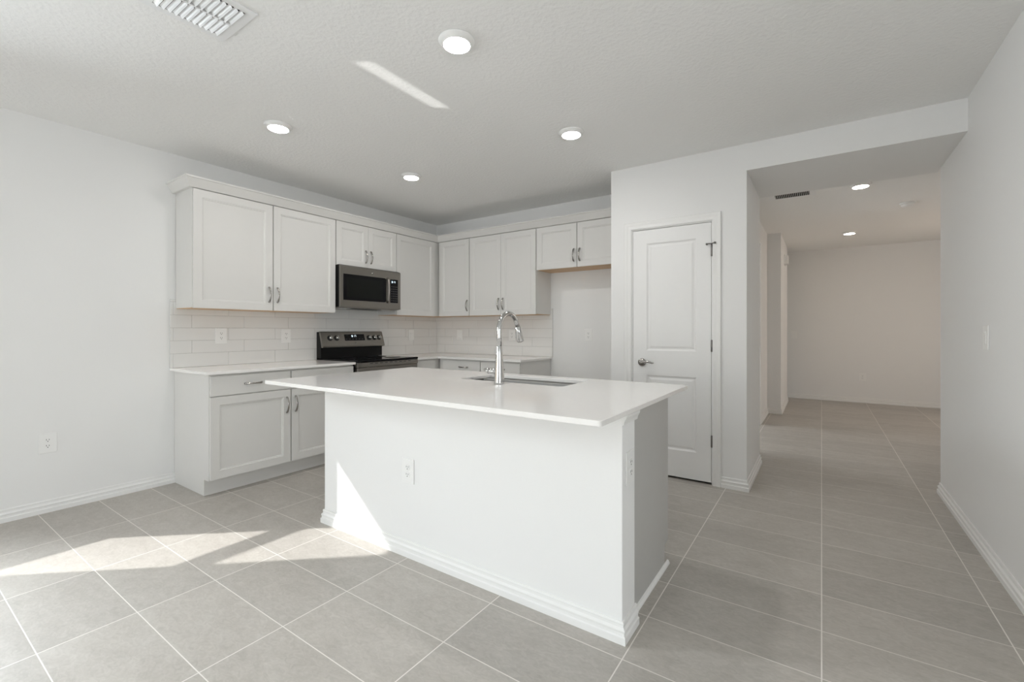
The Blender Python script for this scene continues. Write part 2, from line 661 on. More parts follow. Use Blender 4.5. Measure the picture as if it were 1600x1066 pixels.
lv = MB().tube(pts, [0.0115, 0.0115, 0.0105, 0.010, 0.0095, 0.009, 0.008, 0.0065, 0.004], 14).build('lever', M_NICKEL, door)
lv['label'] = 'curved chrome lever'
for k, z in enumerate((0.32, 1.06, 1.80)):
    mb = MB()
    mb.lathe([(0.0, -0.047), (0.004, -0.047), (0.0065, -0.044), (0.0065, 0.044), (0.004, 0.047), (0.0, 0.047)], (DW + 0.004, -0.005, z), 'z', 14)
    mb.box(DW - 0.001, DW + 0.003, -0.003, 0.025, z - 0.044, z + 0.044)
    hg = mb.build('hinge', M_DARKMETAL, door)
    if k == 2:
        st = MB()
        st.tube([(DW + 0.004, -0.006, z + 0.050), (DW - 0.014, -0.022, z + 0.050), (DW - 0.028, -0.022, z + 0.047)], 0.0042, 10)
        st.tube([(DW + 0.004, -0.006, z + 0.050), (DW + 0.018, -0.026, z + 0.052), (DW + 0.030, -0.026, z + 0.053)], 0.0042, 10)
        st.lathe([(0, -0.005), (0.008, -0.005), (0.008, 0.005), (0, 0.005)], (DW - 0.028, -0.020, z + 0.047), 'y', 12)
        st.lathe([(0, -0.005), (0.008, -0.005), (0.008, 0.005), (0, 0.005)], (DW + 0.030, -0.024, z + 0.053), 'y', 12)
        s_ = st.build('door_stop', M_DARKMETAL, hg)

# windows and sliding patio door (out of the picture, they let the daylight in)
fw = 0.011
xg0, xg1 = XL - 0.06, XL
for nm, (y0, y1, z0, z1) in (('window_1', WIN), ('added_window_2', ADDED_WIN2), ('added_window_3', ADDED_WIN3), ('window_4', WIN4), ('window_5', WIN5)):  # the second and third windows are added for fill light
    mb = MB()
    xo = {'added_window_3': 3.2 - XL + 0.06, 'window_4': -3.5 - XL, 'window_5': 2.6 - XL + 0.06}.get(nm, 0.0)
    xg0, xg1 = XL - 0.06 + xo, XL + xo
    mb.box(xg0, xg1, y0, y0 + fw, z0, z1).box(xg0, xg1, y1 - fw, y1, z0, z1).box(xg0, xg1, y0, y1, z0, z0 + 0.02).box(xg0, xg1, y0, y1, z1 - 0.016, z1)
    mb.box(xg1 - 0.035, xg1, y0, y1, 1.204, 1.296)
    wf = struct(mb.build(nm, M_ALU))
    MB().box(xg1 - 0.030, xg1 - 0.026, y0 + fw, y1 - fw, z0 + 0.02, z1 - 0.016).build('pane', M_GLASS, wf)
mb = MB()
x0, x1, z0, z1 = SLD
for xa, xb in ((x0, x0 + 0.06), (x1 - 0.06, x1), ((x0 + x1) / 2 - 0.04, (x0 + x1) / 2 + 0.04)):
    mb.box(xa, xb, REAR - 0.12, REAR - 0.06, 0.0, z1)
mb.box(x0, x1, REAR - 0.12, REAR - 0.06, z1 - 0.06, z1).box(x0, x1, REAR - 0.12, REAR - 0.06, 0, 0.06)
sd = struct(mb.build('door_2', M_ALU))
MB().box(x0 + 0.06, x1 - 0.06, REAR - 0.092, REAR - 0.088, 0.06, z1 - 0.06).build('pane', M_GLASS, sd)

# ---------------------------------------------------------------- backsplash


def backsplash(name, L, rows, joints_a, joints_b, z_top, label, loc, rotz, cut=None, holes=()):
    """glazed 4 x 16 tiles over grout; local x along the wall, face at y = -0.009"""
    mb = MB()
    mb.mi = 1
    mb.box(0, L, -0.006, 0, rows[0], z_top)
    mb.mi = 0
    g = 0.0011
    n = len(rows)
    for r in range(n):
        za = rows[r]
        zb = min(rows[r + 1] if r + 1 < n else rows[r] + 0.1025, z_top)
        if zb - za < 0.01:
            continue
        off = joints_a if r % 2 == 0 else joints_b
        x = off
        while x > 0:
            x -= 0.4015
        while x < L:
            xa, xb = max(x, 0), min(x + 0.4015, L)
            if xb - xa > 0.008:
                mb.box(xa + g, xb - g, -0.009, -0.003, za + g, zb - g, 0.0013, 1)
            x += 0.4015
    o = mb.build(name, [M_TILE, M_GROUT], None, loc=loc, rotz=rotz)
    return tag(o, label, 'backsplash')


ROWS = [0.9020, 1.0135, 1.1155, 1.2180, 1.3205, 1.4230]
backsplash('tile_backsplash', YB - 1.412 - 0.009, ROWS, 0.022, 0.149, 1.44, 'white subway tile backsplash behind the range and left counter', (XL + 0.0005, 1.412, 0), PI / 2)
bs2 = backsplash('tile_backsplash', 1.760, ROWS, 0.155, 0.288, 1.44, 'white subway tile backsplash on the back wall beside the fridge alcove', (XL + 0.0, YB - 0.0005, 0), 0)
# ---------------------------------------------------------------- cabinets
PULL_CACHE = {}


def pull_mesh():
    """arched bar pull, 0.128 m long along z, standing out to -y"""
    if 'm' in PULL_CACHE:
        return PULL_CACHE['m']
    mb = MB()
    n = 22
    pts, rad = [], []
    for i in range(n + 1):
        t = i / n
        z = -0.064 + 0.128 * t
        s = math.sin(PI * t)
        y = -0.004 - 0.027 * (s ** 0.75)
        pts.append((0, y, z))
        e = abs(2 * t - 1)
        rad.append(0.0062 + 0.0032 * (e ** 3) - (0.002 if e > 0.97 else 0))
    mb.tube(pts, rad, 12, up=(0, -1, 0), flat=0.72)
    for z in (-0.0615, 0.0615):
        mb.lathe([(0.0, -0.006), (0.0052, -0.006), (0.0066, -0.001), (0.0066, 0.0005)], (0, 0, z), 'y', 12)
    bmesh.ops.recalc_face_normals(mb.bm, faces=mb.bm.faces[:])
    me = bpy.data.meshes.new('handle')
    mb.bm.to_mesh(me)
    mb.bm.free()
    me.materials.append(M_NICKEL)
    PULL_CACHE['m'] = me
    return me


def add_pull(parent, x, z, horizontal=False, y=0.0):
    o = bpy.data.objects.new('handle', pull_mesh())
    COL.objects.link(o)
    o.parent = parent
    o.location = (x, y, z)
    if horizontal:
        o.rotation_euler = (0, PI / 2, 0)
    return o


SHAKER = [(0, 0), (0.0035, 0.0035), (0.0095, 0.0040), (0.0125, 0.0085), (0.02, 0.0085)]


def cabinet(name, label, loc, rotz, w, d, z0, z1, fronts, toe=False, group=None, cat='cabinet', under=True):
    """local frame: x to the right seen from the front, y into the wall, z up.
    fronts = (kind, x0, x1, z0, z1, handle) with handle = None or (x, z, horizontal)"""
    root = thing(name, label, cat, loc, rotz, group)
    mb = MB()
    if toe:
        mb.prism([(0.0, 0.118), (0.0, z1), (d, z1), (d, 0.0), (0.078, 0.0), (0.078, 0.118)], 'x', 0, w)
    else:
        mb.box(0, w, 0, d, z0, z1)
    mb.build('body', M_CAB, root)
    if toe:
        MB().box(0.0, w, 0.072, 0.0775, 0.0, 0.116).build('toe_kick', M_CAB, root)
    elif under:
        u = MB().box(0.004, w - 0.004, 0.022, d - 0.002, z0 - 0.004, z0 - 0.0002).build('underside', M_WOOD, root)
        u['label'] = 'unpainted maple underside'
    for kind, a, b, c, e, hd in fronts:
        if kind == 'door':
            fr = 0.058
            m = panel_door_mesh(b - a, e - c, 0.0185, [(fr, b - a - fr, fr, e - c - fr)], SHAKER)
            f = m.build('door', M_CAB, root)
        else:
            f = MB().box(0, b - a, 0, 0.0185, 0, e - c, 0.0018, 2).build('drawer', M_CAB, root)
        f.location = (a, -0.0190, c)
        if hd:
            add_pull(f, hd[0] - a, hd[1] - c, hd[2])
    return root


UZ0, UZ1 = 1.372, 2.286
DZ0, DZ1 = 1.368, 2.268
UD = 0.300
UXF = XL + UD + 0.0045        # carcass front of the left uppers, just clear of the wall
G = 0.0055
GU = 'upper wall cabinets'
GB = 'base cabinets'
RL = PI / 2
# left wall uppers
ya, yb, yc, yd, ye = 1.452, 2.0535, 2.662, 3.421, 4.086
cabinet('wall_cabinet', 'first upper cabinet at the open left end of the run, single door', (UXF, ya, 0), RL, yb - ya, UD, UZ0, UZ1,
        [('door', 0.003, yb - ya - G, DZ0, DZ1, (yb - ya - 0.036, 1.502, False))], group=GU)
cabinet('wall_cabinet', 'second upper cabinet from the left, between the end cabinet and microwave', (UXF, yb, 0), RL, yc - yb, UD, UZ0, UZ1,
        [('door', G, yc - yb - G, DZ0, DZ1, (0.036, 1.502, False))], group=GU)
wm = yd - yc
cabinet('wall_cabinet', 'short two-door cabinet directly above the microwave', (UXF, yc, 0), RL, wm, UD, 1.842, UZ1,
        [('door', G, wm / 2 - 0.0012, 1.838, DZ1, (wm / 2 - 0.032, 1.955, False)), ('door', wm / 2 + 0.0012, wm - G, 1.838, DZ1, (wm / 2 + 0.032, 1.955, False))], group=GU, under=False)
cabinet('wall_cabinet', 'corner upper cabinet right of the microwave, door without a handle', (UXF, yd, 0), RL, YB - 0.001 - yd, UD, UZ0, UZ1,
        [('door', G, 0.598, DZ0, DZ1, None)], group=GU)
# back wall uppers
YUF = YB - UD - 0.0045
xa, xb, xc, xd = UXF + 0.024, -3.388, -2.482, -1.525
cabinet('wall_cabinet', 'narrow single-door upper cabinet in the corner of the back wall', (xa, YUF, 0), 0, xb - xa, UD, UZ0, UZ1,
        [('door', 0.032, xb - xa - G, DZ0, DZ1, (xb - xa - 0.030, 1.487, False))], group=GU)
wd = xc - xb
cabinet('wall_cabinet', 'tall two-door upper cabinet on the back wall behind the faucet', (xb, YUF, 0), 0, wd, UD, UZ0, UZ1,
        [('door', G, wd / 2 - 0.0012, DZ0, DZ1, (wd / 2 - 0.030, 1.490, False)), ('door', wd / 2 + 0.0012, wd - 0.002, DZ0, DZ1, (wd / 2 + 0.030, 1.490, False))], group=GU)
wf_ = xd - xc
cabinet('wall_cabinet', 'short two-door upper cabinet over the empty fridge alcove', (xc, YUF, 0), 0, wf_, UD, 1.834, UZ1,
        [('door', 0.010, wf_ / 2 - 0.006, 1.830, DZ1, (wf_ / 2 - 0.034, 1.949, False)), ('door', wf_ / 2 + 0.002, wf_ - 0.004, 1.830, DZ1, (wf_ / 2 + 0.030, 1.949, False))], group=GU)
# crown along the top of the uppers
CR = [(0.0, 2.2745), (0.022, 2.2745), (0.026, 2.279), (0.058, 2.334), (0.066, 2.338), (0.066, 2.350), (0.0, 2.350)]
mb = MB().sweep([(-1.525, YUF), (UXF, YUF), (UXF, ya), (XL + 0.001, ya)][::-1], [(-o, h) for o, h in CR], flat)
cm = mb.build('crown_molding', M_CAB)
tag(cm, 'angled grey crown molding along the tops of the upper cabinets', 'crown molding')

# base cabinets
BD = 0.600
BXF = XL + BD + 0.004
BZ1 = 0.8805
ba, bb_, bc = 1.444, 2.0425, 2.648
DR0, DR1, DD0, DD1 = 0.7235, 0.8650, 0.125, 0.7165
cabinet('base_cabinet', 'leftmost base cabinet with exposed side panel, one drawer over one door', (BXF, ba, 0), RL, bb_ - ba, BD, 0, BZ1,
        [('drawer', 0.006, bb_ - ba - G, DR0, DR1, ((bb_ - ba) / 2, 0.797, True)), ('door', 0.006, bb_ - ba - G, DD0, DD1, (bb_ - ba - 0.037, 0.592, False))], True, GB)
cabinet('base_cabinet', 'base cabinet between the leftmost one and the range', (BXF, bb_, 0), RL, bc - bb_, BD, 0, BZ1,
        [('drawer', G, bc - bb_ - G, DR0, DR1, ((bc - bb_) / 2, 0.797, True)), ('door', G, bc - bb_ - G, DD0, DD1, (0.037, 0.592, False))], True, GB)
cabinet('base_cabinet', 'corner base cabinet right of the range', (BXF, 3.424, 0), RL, YB - 0.002 - 3.424, BD, 0, BZ1,
        [('drawer', G, 0.30, DR0, DR1, None), ('door', G, 0.30, DD0, DD1, (0.040, 0.592, False))], True, GB)
BYF = YB - BD - 0.004
cabinet('base_cabinet', 'base cabinet on the back wall next to the corner, left of the faucet', (BXF + 0.025, BYF, 0), 0, -2.989 - BXF - 0.025, BD, 0, BZ1,
        [('drawer', 0.06, -2.989 - BXF - 0.025 - G, DR0, DR1, ((-3.222 - BXF - 0.025), 0.797, True)), ('door', 0.06, -2.989 - BXF - 0.025 - G, DD0, DD1, (0.55, 0.592, False))], True, GB)
cabinet('base_cabinet', 'end base cabinet on the back wall beside the fridge alcove', (-2.989, BYF, 0), 0, 0.505, BD, 0, BZ1,
        [('drawer', G, 0.499, DR0, DR1, (0.255, 0.797, True)), ('door', G, 0.499, DD0, DD1, (0.04, 0.592, False))], True, GB)

# worktops
CT0, CT1 = 0.8812, 0.9015
o = MB().box(XL + 0.0005, BXF + 0.040, 1.412, 2.652, CT0, CT1, 0.002, 2).build('countertop', M_QUARTZ)
tag(o, 'white quartz countertop on the base cabinets left of the range', 'countertop')
mb = MB()
xf, yf = BXF + 0.040, BYF - 0.040
mb.prism([(XL + 0.0005, 3.421), (xf, 3.421), (xf, yf), (-2.462, yf), (-2.462, YB - 0.0005), (XL + 0.0005, YB - 0.0005)], 'z', CT0, CT1)
o = mb.build('countertop', M_QUARTZ)
tag(o, 'L-shaped white quartz countertop in the corner right of the range', 'countertop')

# ---------------------------------------------------------------- range
R0, R1 = 2.656, 3.417
rng = thing('electric_range', 'freestanding stainless electric range with black glass cooktop', 'range', (XL + 0.66, R0, 0), RL)
W = R1 - R0
mb = MB().box(0.0, W, 0.045, 0.635, 0.03, 0.895)
mb.box(0.03, 0.09, 0.08, 0.14, 0, 0.03).box(W - 0.09, W - 0.03, 0.08, 0.14, 0, 0.03).box(0.03, 0.09, 0.54, 0.6, 0, 0.03).box(W - 0.09, W - 0.03, 0.54, 0.6, 0, 0.03)
mb.build('body', M_BLACK, rng)
mb = MB().box(-0.001, W + 0.001, -0.006, 0.56, 0.8955, 0.916, 0.006, 2)
ct = mb.build('cooktop', M_BLACKGLASS, rng)
for bx_, by_, br in ((0.2, 0.15, 0.105), (0.55, 0.15, 0.085), (0.2, 0.41, 0.075), (0.55, 0.41, 0.105)):
    m = MB()
    m.lathe([(br - 0.0025, 0.9161), (br - 0.0025, 0.9164), (br, 0.9164), (br, 0.9161)], (bx_, by_, 0), 'z', 40)
    m.build('burner_ring', M_KEY, ct)
mb = MB().box(0.004, W - 0.004, 0.0, 0.044, 0.215, 0.845, 0.004, 2)
od = mb.build('oven_door', M_STEEL, rng)
MB().box(0.11, W - 0.11, -0.002, 0.002, 0.33, 0.69, 0.001, 1).build('window', M_BLACKGLASS, od)
mb = MB()
mb.tube([(0.05, -0.050, 0.795), (W - 0.05, -0.050, 0.795)], 0.0125, 14)
for x in (0.075, W - 0.075):
    mb.tube([(x, 0.002, 0.795), (x, -0.050, 0.795)], 0.010, 12)
mb.build('handle', M_STEEL, od)
mb = MB().box(0.0, W, -0.004, 0.044, 0.848, 0.8935, 0.002, 1)
fb = mb.build('front_trim', M_STEEL, rng)
for i in range(9):
    x = 0.14 + i * 0.060
    MB().box(x, x + 0.034, -0.0052, -0.0035, 0.878, 0.885).build('vent_slot', M_BLACKMATTE, fb)
MB().box(0.004, W - 0.004, 0.004, 0.044, 0.045, 0.205, 0.004, 2).build('storage_drawer', M_STEEL, rng)
# backguard: black riser with a sloping stainless control panel
mb = MB().prism([(0.575, 0.9165), (0.575, 1.030), (0.560, 1.034), (0.600, 1.180), (0.648, 1.180), (0.648, 0.86), (0.637, 0.86), (0.637, 0.9165)], 'x', 0.0, W)
bg = mb.build('backguard', M_BLACK, rng)


def onpanel(x, s, out):
    """point on the sloping panel: s along the slope from its foot, out in front of it"""
    d = Vector((0, 0.050, 0.146)).normalized()
    nn = Vector((0, -0.146, 0.050)).normalized()
    p = Vector((x, 0.545, 1.036)) + d * s + nn * out
    return (p.x, p.y, p.z)


mb = MB()
prof = [(0.560, 1.022), (0.535, 1.026), (0.534, 1.040), (0.582, 1.178), (0.590, 1.184), (0.606, 1.184), (0.600, 1.178), (0.565, 1.045)]
mb.prism(prof, 'x', -0.004, W + 0.004)
cp = mb.build('control_panel', M_STEEL, rng)
# the slope of that panel's face
P0 = Vector((0, 0.534, 1.040))
PD = (Vector((0, 0.582, 1.178)) - P0)
PLEN = PD.length
PD.normalize()
PN = Vector((0, -PD.z, PD.y))


def pp(x, s, out=0.0):
    q = P0 + PD * s + PN * out
    return Vector((x, q.y, q.z))


def slab_on_panel(mb, xa, xb, sa, sb, o0, o1):
    c = [pp(xa, sa, o0), pp(xb, sa, o0), pp(xb, sb, o0), pp(xa, sb, o0), pp(xa, sa, o1), pp(xb, sa, o1), pp(xb, sb, o1), pp(xa, sb, o1)]
    mb.add(c, [(0, 1, 2, 3), (4, 5, 6, 7), (0, 1, 5, 4), (1, 2, 6, 5), (2, 3, 7, 6), (3, 0, 4, 7)])


m = MB()
slab_on_panel(m, 0.262, 0.512, 0.052, 0.122, -0.001, 0.0012)
dsp = m.build('display', M_BLACKGLASS, cp)
SEG = {'0': 'abcdef', '1': 'bc', '2': 'abged', '3': 'abgcd', '4': 'fgbc', '5': 'afgcd', '6': 'afgedc', '7': 'abc', '8': 'abcdefg', '9': 'abcdfg'}


def digits(mb, text, x, put, w=0.011, h=0.020, t=0.0026, gap=0.006):
    """seven-segment figures; put(mb, xa, xb, za, zb) lays one bar down"""
    for ch in text:
        if ch == ':':
            put(mb, x, x + t, h * 0.25, h * 0.25 + t)
            put(mb, x, x + t, h * 0.68, h * 0.68 + t)
            x += t + gap
            continue
        s = SEG[ch]
        if 'a' in s:
            put(mb, x, x + w, h - t, h)
        if 'g' in s:
            put(mb, x, x + w, h / 2 - t / 2, h / 2 + t / 2)
        if 'd' in s:
            put(mb, x, x + w, 0, t)
        if 'f' in s:
            put(mb, x, x + t, h / 2, h)
        if 'e' in s:
            put(mb, x, x + t, 0, h / 2)
        if 'b' in s:
            put(mb, x + w - t, x + w, h / 2, h)
        if 'c' in s:
            put(mb, x + w - t, x + w, 0, h / 2)
        x += w + gap


m = MB()
digits(m, '8:17', 0.352, lambda mb_, a, b, c, e: slab_on_panel(mb_, a, b, 0.092 + c, 0.092 + e, 0.0012, 0.0018))
m.build('clock_digits', M_DIGIT, dsp)
for i in range(6):
    m = MB()
    slab_on_panel(m, 0.272 + i * 0.040, 0.292 + i * 0.040, 0.066, 0.071, 0.0012, 0.0015)
    m.build('touch_key', M_KEY, dsp)
for x in (0.090, 0.166, 0.572, 0.640, 0.704):
    c = pp(x, 0.082, 0)
    rot = PN.to_track_quat('Z', 'Y').to_matrix().to_4x4()
    m = MB()
    m.lathe([(0.0285, 0.0), (0.0285, 0.004), (0.024, 0.006), (0.0, 0.006)], (0, 0, 0), 'z', 28)
    k = m.build('knob', M_BLACKMATTE, cp)
    k.matrix_local = Matrix.Translation(c) @ rot
    m = MB()
    m.lathe([(0.021, 0.006), (0.0195, 0.026), (0.017, 0.029), (0.0, 0.029)], (0, 0, 0), 'z', 28)
    m.box(-0.0055, 0.0055, -0.019, 0.019, 0.027, 0.037, 0.003, 2)
    m.build('knob_grip', M_CHROME, k)
m = MB()
m.lathe([(0.0085, 0.0), (0.0085, 0.0008), (0.0, 0.0008)], (0, 0, 0), 'z', 20)
eb = m.build('emblem', M_NICKEL, cp)
eb.matrix_local = Matrix.Translation(pp(0.385, 0.026, 0)) @ PN.to_track_quat('Z', 'Y').to_matrix().to_4x4()

# ---------------------------------------------------------------- microwave
MWY0, MWY1 = 2.668, 3.414
mwx = XL + 0.395
mw = thing('microwave_oven', 'stainless over-the-range microwave oven with a black window', 'microwave', (mwx, MWY0, 1.424), RL)
W = MWY1 - MWY0
H = 0.412
MB().box(0.002, W - 0.002, 0.030, 0.382, 0.004, H + 0.003, 0.002, 1).build('body', M_BLACK, mw)
mb = MB().prism([(0.0, 0.0), (0.0, H - 0.016), (0.012, H - 0.004), (0.029, H), (0.029, 0.0)], 'x', 0.0, W)
fr = mb.build('front_frame', M_STEEL, mw)
mb = MB()
# black door glass with rounded right corners
gx0, gx1, gz0, gz1, rr = 0.026, 0.542, 0.070, 0.325, 0.02
out = [(gx0, gz0)]
for a in range(0, 91, 15):
    out.append((gx1 - rr + rr * math.sin(math.radians(a)), gz0 + rr - rr * math.cos(math.radians(a))))
for a in range(0, 91, 15):
    out.append((gx1 - rr + rr * math.cos(math.radians(a)), gz1 - rr + rr * math.sin(math.radians(a))))
out.append((gx0, gz1))
mb.prism(out, 'y', -0.003, 0.001)
gl = mb.build('door_glass', M_BLACKGLASS, fr)
MB().box(0.060, 0.500, -0.0036, -0.0030, 0.100, 0.292).build('window_screen', M_SCREEN, gl)
mb = MB()
mb.tube([(0.566, -0.001, 0.070), (0.566, -0.022, 0.090), (0.566, -0.030, 0.200), (0.566, -0.022, 0.305), (0.566, -0.001, 0.325)], 0.0115, 14, up=(0, -1, 0))
mb.build('handle', M_STEEL, fr)
MB().box(0.604, 0.708, -0.003, 0.001, 0.070, 0.322, 0.001, 1).build('control_panel', M_BLACKGLASS, fr)
kp = [c for c in fr.children if c.name.startswith('control_panel')][0]
m = MB()
digits(m, '8:17', 0.622, lambda mb_, a, b, c, e: mb_.box(a, b, -0.0036, -0.0031, 0.284 + c, 0.284 + e), w=0.010, h=0.018, t=0.0024, gap=0.005)
dg = m.build('clock_digits', M_DIGIT, kp)
dg.parent = fr
m = MB()
for r in range(7):
    for c in range(4):
        m.box(0.616 + c * 0.023, 0.628 + c * 0.023, -0.0034, -0.0031, 0.088 + r * 0.025, 0.097 + r * 0.025)
kk = m.build('keypad', M_KEY, fr)
m = MB()
m.lathe([(0.012, 0.0), (0.012, 0.0008), (0.0, 0.0008)], (0.372, -0.0001, 0.360), 'y', 24, sign=-1)
m.build('emblem', M_NICKEL, fr)
mb = MB().box(0.0, W, 0.030, 0.38, -0.006, 0.003)
bt = mb.build('bottom_panel', M_STEEL, mw)
MB().box(0.20, 0.53, 0.060, 0.20, -0.010, -0.005, 0.002, 1).build('vent_grille', M_BLACKMATTE, bt)
for x in (0.055, 0.565):
    MB().box(x, x + 0.12, 0.09, 0.17, -0.009, -0.005, 0.002, 1).build('light_cover', M_PLASTIC, bt)

# ---------------------------------------------------------------- island
IX0, IX1, IY0, IY1 = -2.565, -0.632, 1.675, 1.815
isl = thing('kitchen_island', 'white half-wall island with grey cabinet end panel in the room centre', 'kitchen island', (IX0, IY0, 0))
iw, it = IX1 - IX0, IY1 - IY0


def loc_(p):
    return (p[0] - IX0, p[1] - IY0)


MB().box(0, iw, 0, it, 0, 0.8805, 0.003, 2).build('half_wall', M_WALL, isl)
mb = MB().sweep([(iw, it + 0.004), (iw, 0), (0, 0), (0, it + 0.004)], BB, flat)
mb.build('baseboard', M_TRIM, isl)
# little capping under the worktop at the two wall ends
CAP = [(0, 0.833), (0.006, 0.835), (0.008, 0.846), (0.016, 0.862), (0.018, 0.8805), (0, 0.8805)]
for px in ([(iw, it + 0.016), (iw, 0.0)], [(0.0, 0.0), (0.0, it + 0.016)]):
    MB().sweep(px, CAP, flat).build('cap_trim', M_TRIM, isl)
cx0, cx1, cy0, cy1 = 0.0, -0.657 - IX0, it, 2.390 - IY0
side_prof = [(cy0 + 0.0005, 0.0), (cy0 + 0.0005, 0.8805), (cy1, 0.8805), (cy1, 0.115), (cy1 - 0.06, 0.115), (cy1 - 0.06, 0.0)]
mb = MB().prism(side_prof, 'x', cx0, cx0 + 0.018).prism(side_prof, 'x', cx1 - 0.018, cx1)
mb.box(cx0 + 0.018, cx1 - 0.018, cy1 - 0.019, cy1, 0.115, 0.8805)
mb.box(cx0 + 0.018, cx1 - 0.018, cy0 + 0.0005, cy1 - 0.019, 0.115, 0.133)
mb.box(cx0 + 0.018, cx1 - 0.018, cy1 - 0.072, cy1 - 0.06, 0.0, 0.115)
mb.build('cabinet_body', M_ISLAND, isl)
nb = 4
bwid = (cx1 - cx0) / nb
for i in range(nb):
    a = cx0 + i * bwid + 0.005
    m = panel_door_mesh(bwid - 0.010, 0.735, 0.0185, [(0.058, bwid - 0.068, 0.058, 0.677)], SHAKER)
    d_ = m.build('door', M_ISLAND, isl)
    d_.rotation_euler = (0, 0, PI)
    d_.location = (a + bwid - 0.010, cy1 + 0.0190, 0.125)
    add_pull(d_, 0.037 if i % 2 else bwid - 0.047, 0.62)
mb = MB().prism([(0, 0), (0.013, 0), (0.012, 0.007), (0.007, 0.016), (0, 0.019)], 'y', it + 0.018, cy1 - 0.012)
sm = mb.build('shoe_molding', M_TRIM, isl)
sm.location = (cx1, 0, 0)

# island worktop with a rounded cut-out for the sink
TX0, TX1, TY0, TY1 = -2.732, -0.597, 1.388, 2.565
SX0, SX1, SY0, SY1 = -1.845, -1.132, 2.122, 2.452


def rrect(x0, x1, y0, y1, r, n=6):
    pts = []
    for cx_, cy_, a0 in ((x1 - r, y0 + r, -90), (x1 - r, y1 - r, 0), (x0 + r, y1 - r, 90), (x0 + r, y0 + r, 180)):
        for i in range(n + 1):
            a = math.radians(a0 + 90 * i / n)
            pts.append((cx_ + r * math.cos(a), cy_ + r * math.sin(a)))
    return pts


def slab_with_hole(outer, inner, z0, z1, bev):
    bm = bmesh.new()
    es = []
    for ring in (outer, inner):
        v = [bm.verts.new((p[0], p[1], z1)) for p in ring]
        es += [bm.edges.new((v[i], v[(i + 1) % len(v)])) for i in range(len(v))]
    bmesh.ops.triangle_fill(bm, use_beauty=True, edges=es)
    top = bm.faces[:]
    ex = bmesh.ops.extrude_face_region(bm, geom=top)
    nv = [g for g in ex['geom'] if isinstance(g, bmesh.types.BMVert)]
    bmesh.ops.translate(bm, verts=nv, vec=(0, 0, z0 - z1))
    bmesh.ops.recalc_face_normals(bm, faces=bm.faces[:])
    ed = [e for e in bm.edges if len(e.link_faces) == 2 and e.calc_face_angle() > 1.2]
    bmesh.ops.bevel(bm, geom=ed, offset=bev, segments=2, affect='EDGES', profile=0.5)
    return bm


mb = MB()
mb.merge(slab_with_hole(rrect(TX0, TX1, TY0, TY1, 0.012, 4), rrect(SX0, SX1, SY0, SY1, 0.03, 6), CT0, CT1, 0.002))
o = mb.build('countertop', M_QUARTZ)
tag(o, 'large white quartz island countertop overhanging the half wall', 'countertop')

snk = thing('kitchen_sink', 'rectangular stainless undermount sink set in the island countertop', 'sink', ((SX0 + SX1) / 2, (SY0 + SY1) / 2, 0.68))
hx, hy = (SX1 - SX0) / 2 + 0.006, (SY1 - SY0) / 2 + 0.006
mb = MB()
loops = [(0.030, CT0 - 0.0008 - 0.68), (0.0, CT0 - 0.0008 - 0.68), (-0.002, 0.06), (-0.02, 0.012), (-0.05, 0.004), (-0.07, 0.003)]
ring = []
for ins, z in loops:
    ring.append([(x, y, z) for x, y in rrect(-hx - ins, hx + ins, -hy - ins, hy + ins, 0.036, 6)])
k = len(ring[0])
vv = [p for r in ring for p in r]
ff = []
for a in range(len(ring) - 1):
    for i in range(k):
        j = (i + 1) % k
        ff.append((a * k + i, a * k + j, (a + 1) * k + j, (a + 1) * k + i))
ff.append(tuple(range((len(ring) - 1) * k, len(ring) * k)))
mb.add(vv, ff)
mb.build('basin', M_SINK, snk)
MB().lathe([(0.0, 0.0065), (0.02, 0.0065), (0.042, 0.0075), (0.045, 0.0055), (0.045, 0.0035)], (0, 0.02, 0), 'z', 28).build('drain', M_CHROME, snk)

fct = thing('kitchen_faucet', 'tall chrome gooseneck pull-down faucet standing on the island countertop', 'faucet', (-1.474, 2.030, CT1))
mb = MB().lathe([(0.0, 0.0), (0.0278, 0.0), (0.0285, 0.003), (0.0282, 0.012), (0.0255, 0.070), (0.0200, 0.150), (0.0152, 0.208), (0.0148, 0.2105)], (0, 0, 0), 'z', 40)
mb.build('body', M_CHROME, fct)
pts = [(0, 0, 0.2108), (0, 0, 0.26), (0, 0, 0.30)]
R_ = 0.0925
for i in range(1, 15):
    a = math.radians(166 * i / 14)
    pts.append((0, R_ - R_ * math.cos(a), 0.30 + R_ * math.sin(a)))
mb = MB().tube(pts, 0.0142, 20, up=(1, 0, 0))
mb.build('spout', M_CHROME, fct)
e = Vector(pts[-1])
d = (Vector(pts[-1]) - Vector(pts[-2])).normalized()
mb = MB().tube([e + d * 0.0006, e + d * 0.004, e + d * 0.006, e + d * 0.05, e + d * 0.092, e + d * 0.096], [0.0135, 0.0135, 0.0160, 0.0185, 0.0205, 0.0195], 22, up=(1, 0, 0))
sh = mb.build('spray_head', M_CHROME, fct)
side = Vector((0, d.z, -d.y)) * -1
mb = MB()
c = e + d * 0.030 + side * 0.016
mb.tube([c, c + d * 0.022 + side * 0.005, c + d * 0.042 + side * 0.001], [0.004, 0.007, 0.004], 10, up=(1, 0, 0))
mb.build('spray_button', M_DARKMETAL, sh)
mb = MB().tube([(-0.014, 0, 0.070), (-0.066, 0, 0.068), (-0.068, 0, 0.068)], [0.0185, 0.0180, 0.0165], 20)
mb.build('valve_housing', M_CHROME, fct)
MB().tube([(-0.0682, 0, 0.068), (-0.0715, 0, 0.068)], [0.0155, 0.0155], 20).build('seal_ring', M_DARKMETAL, fct)
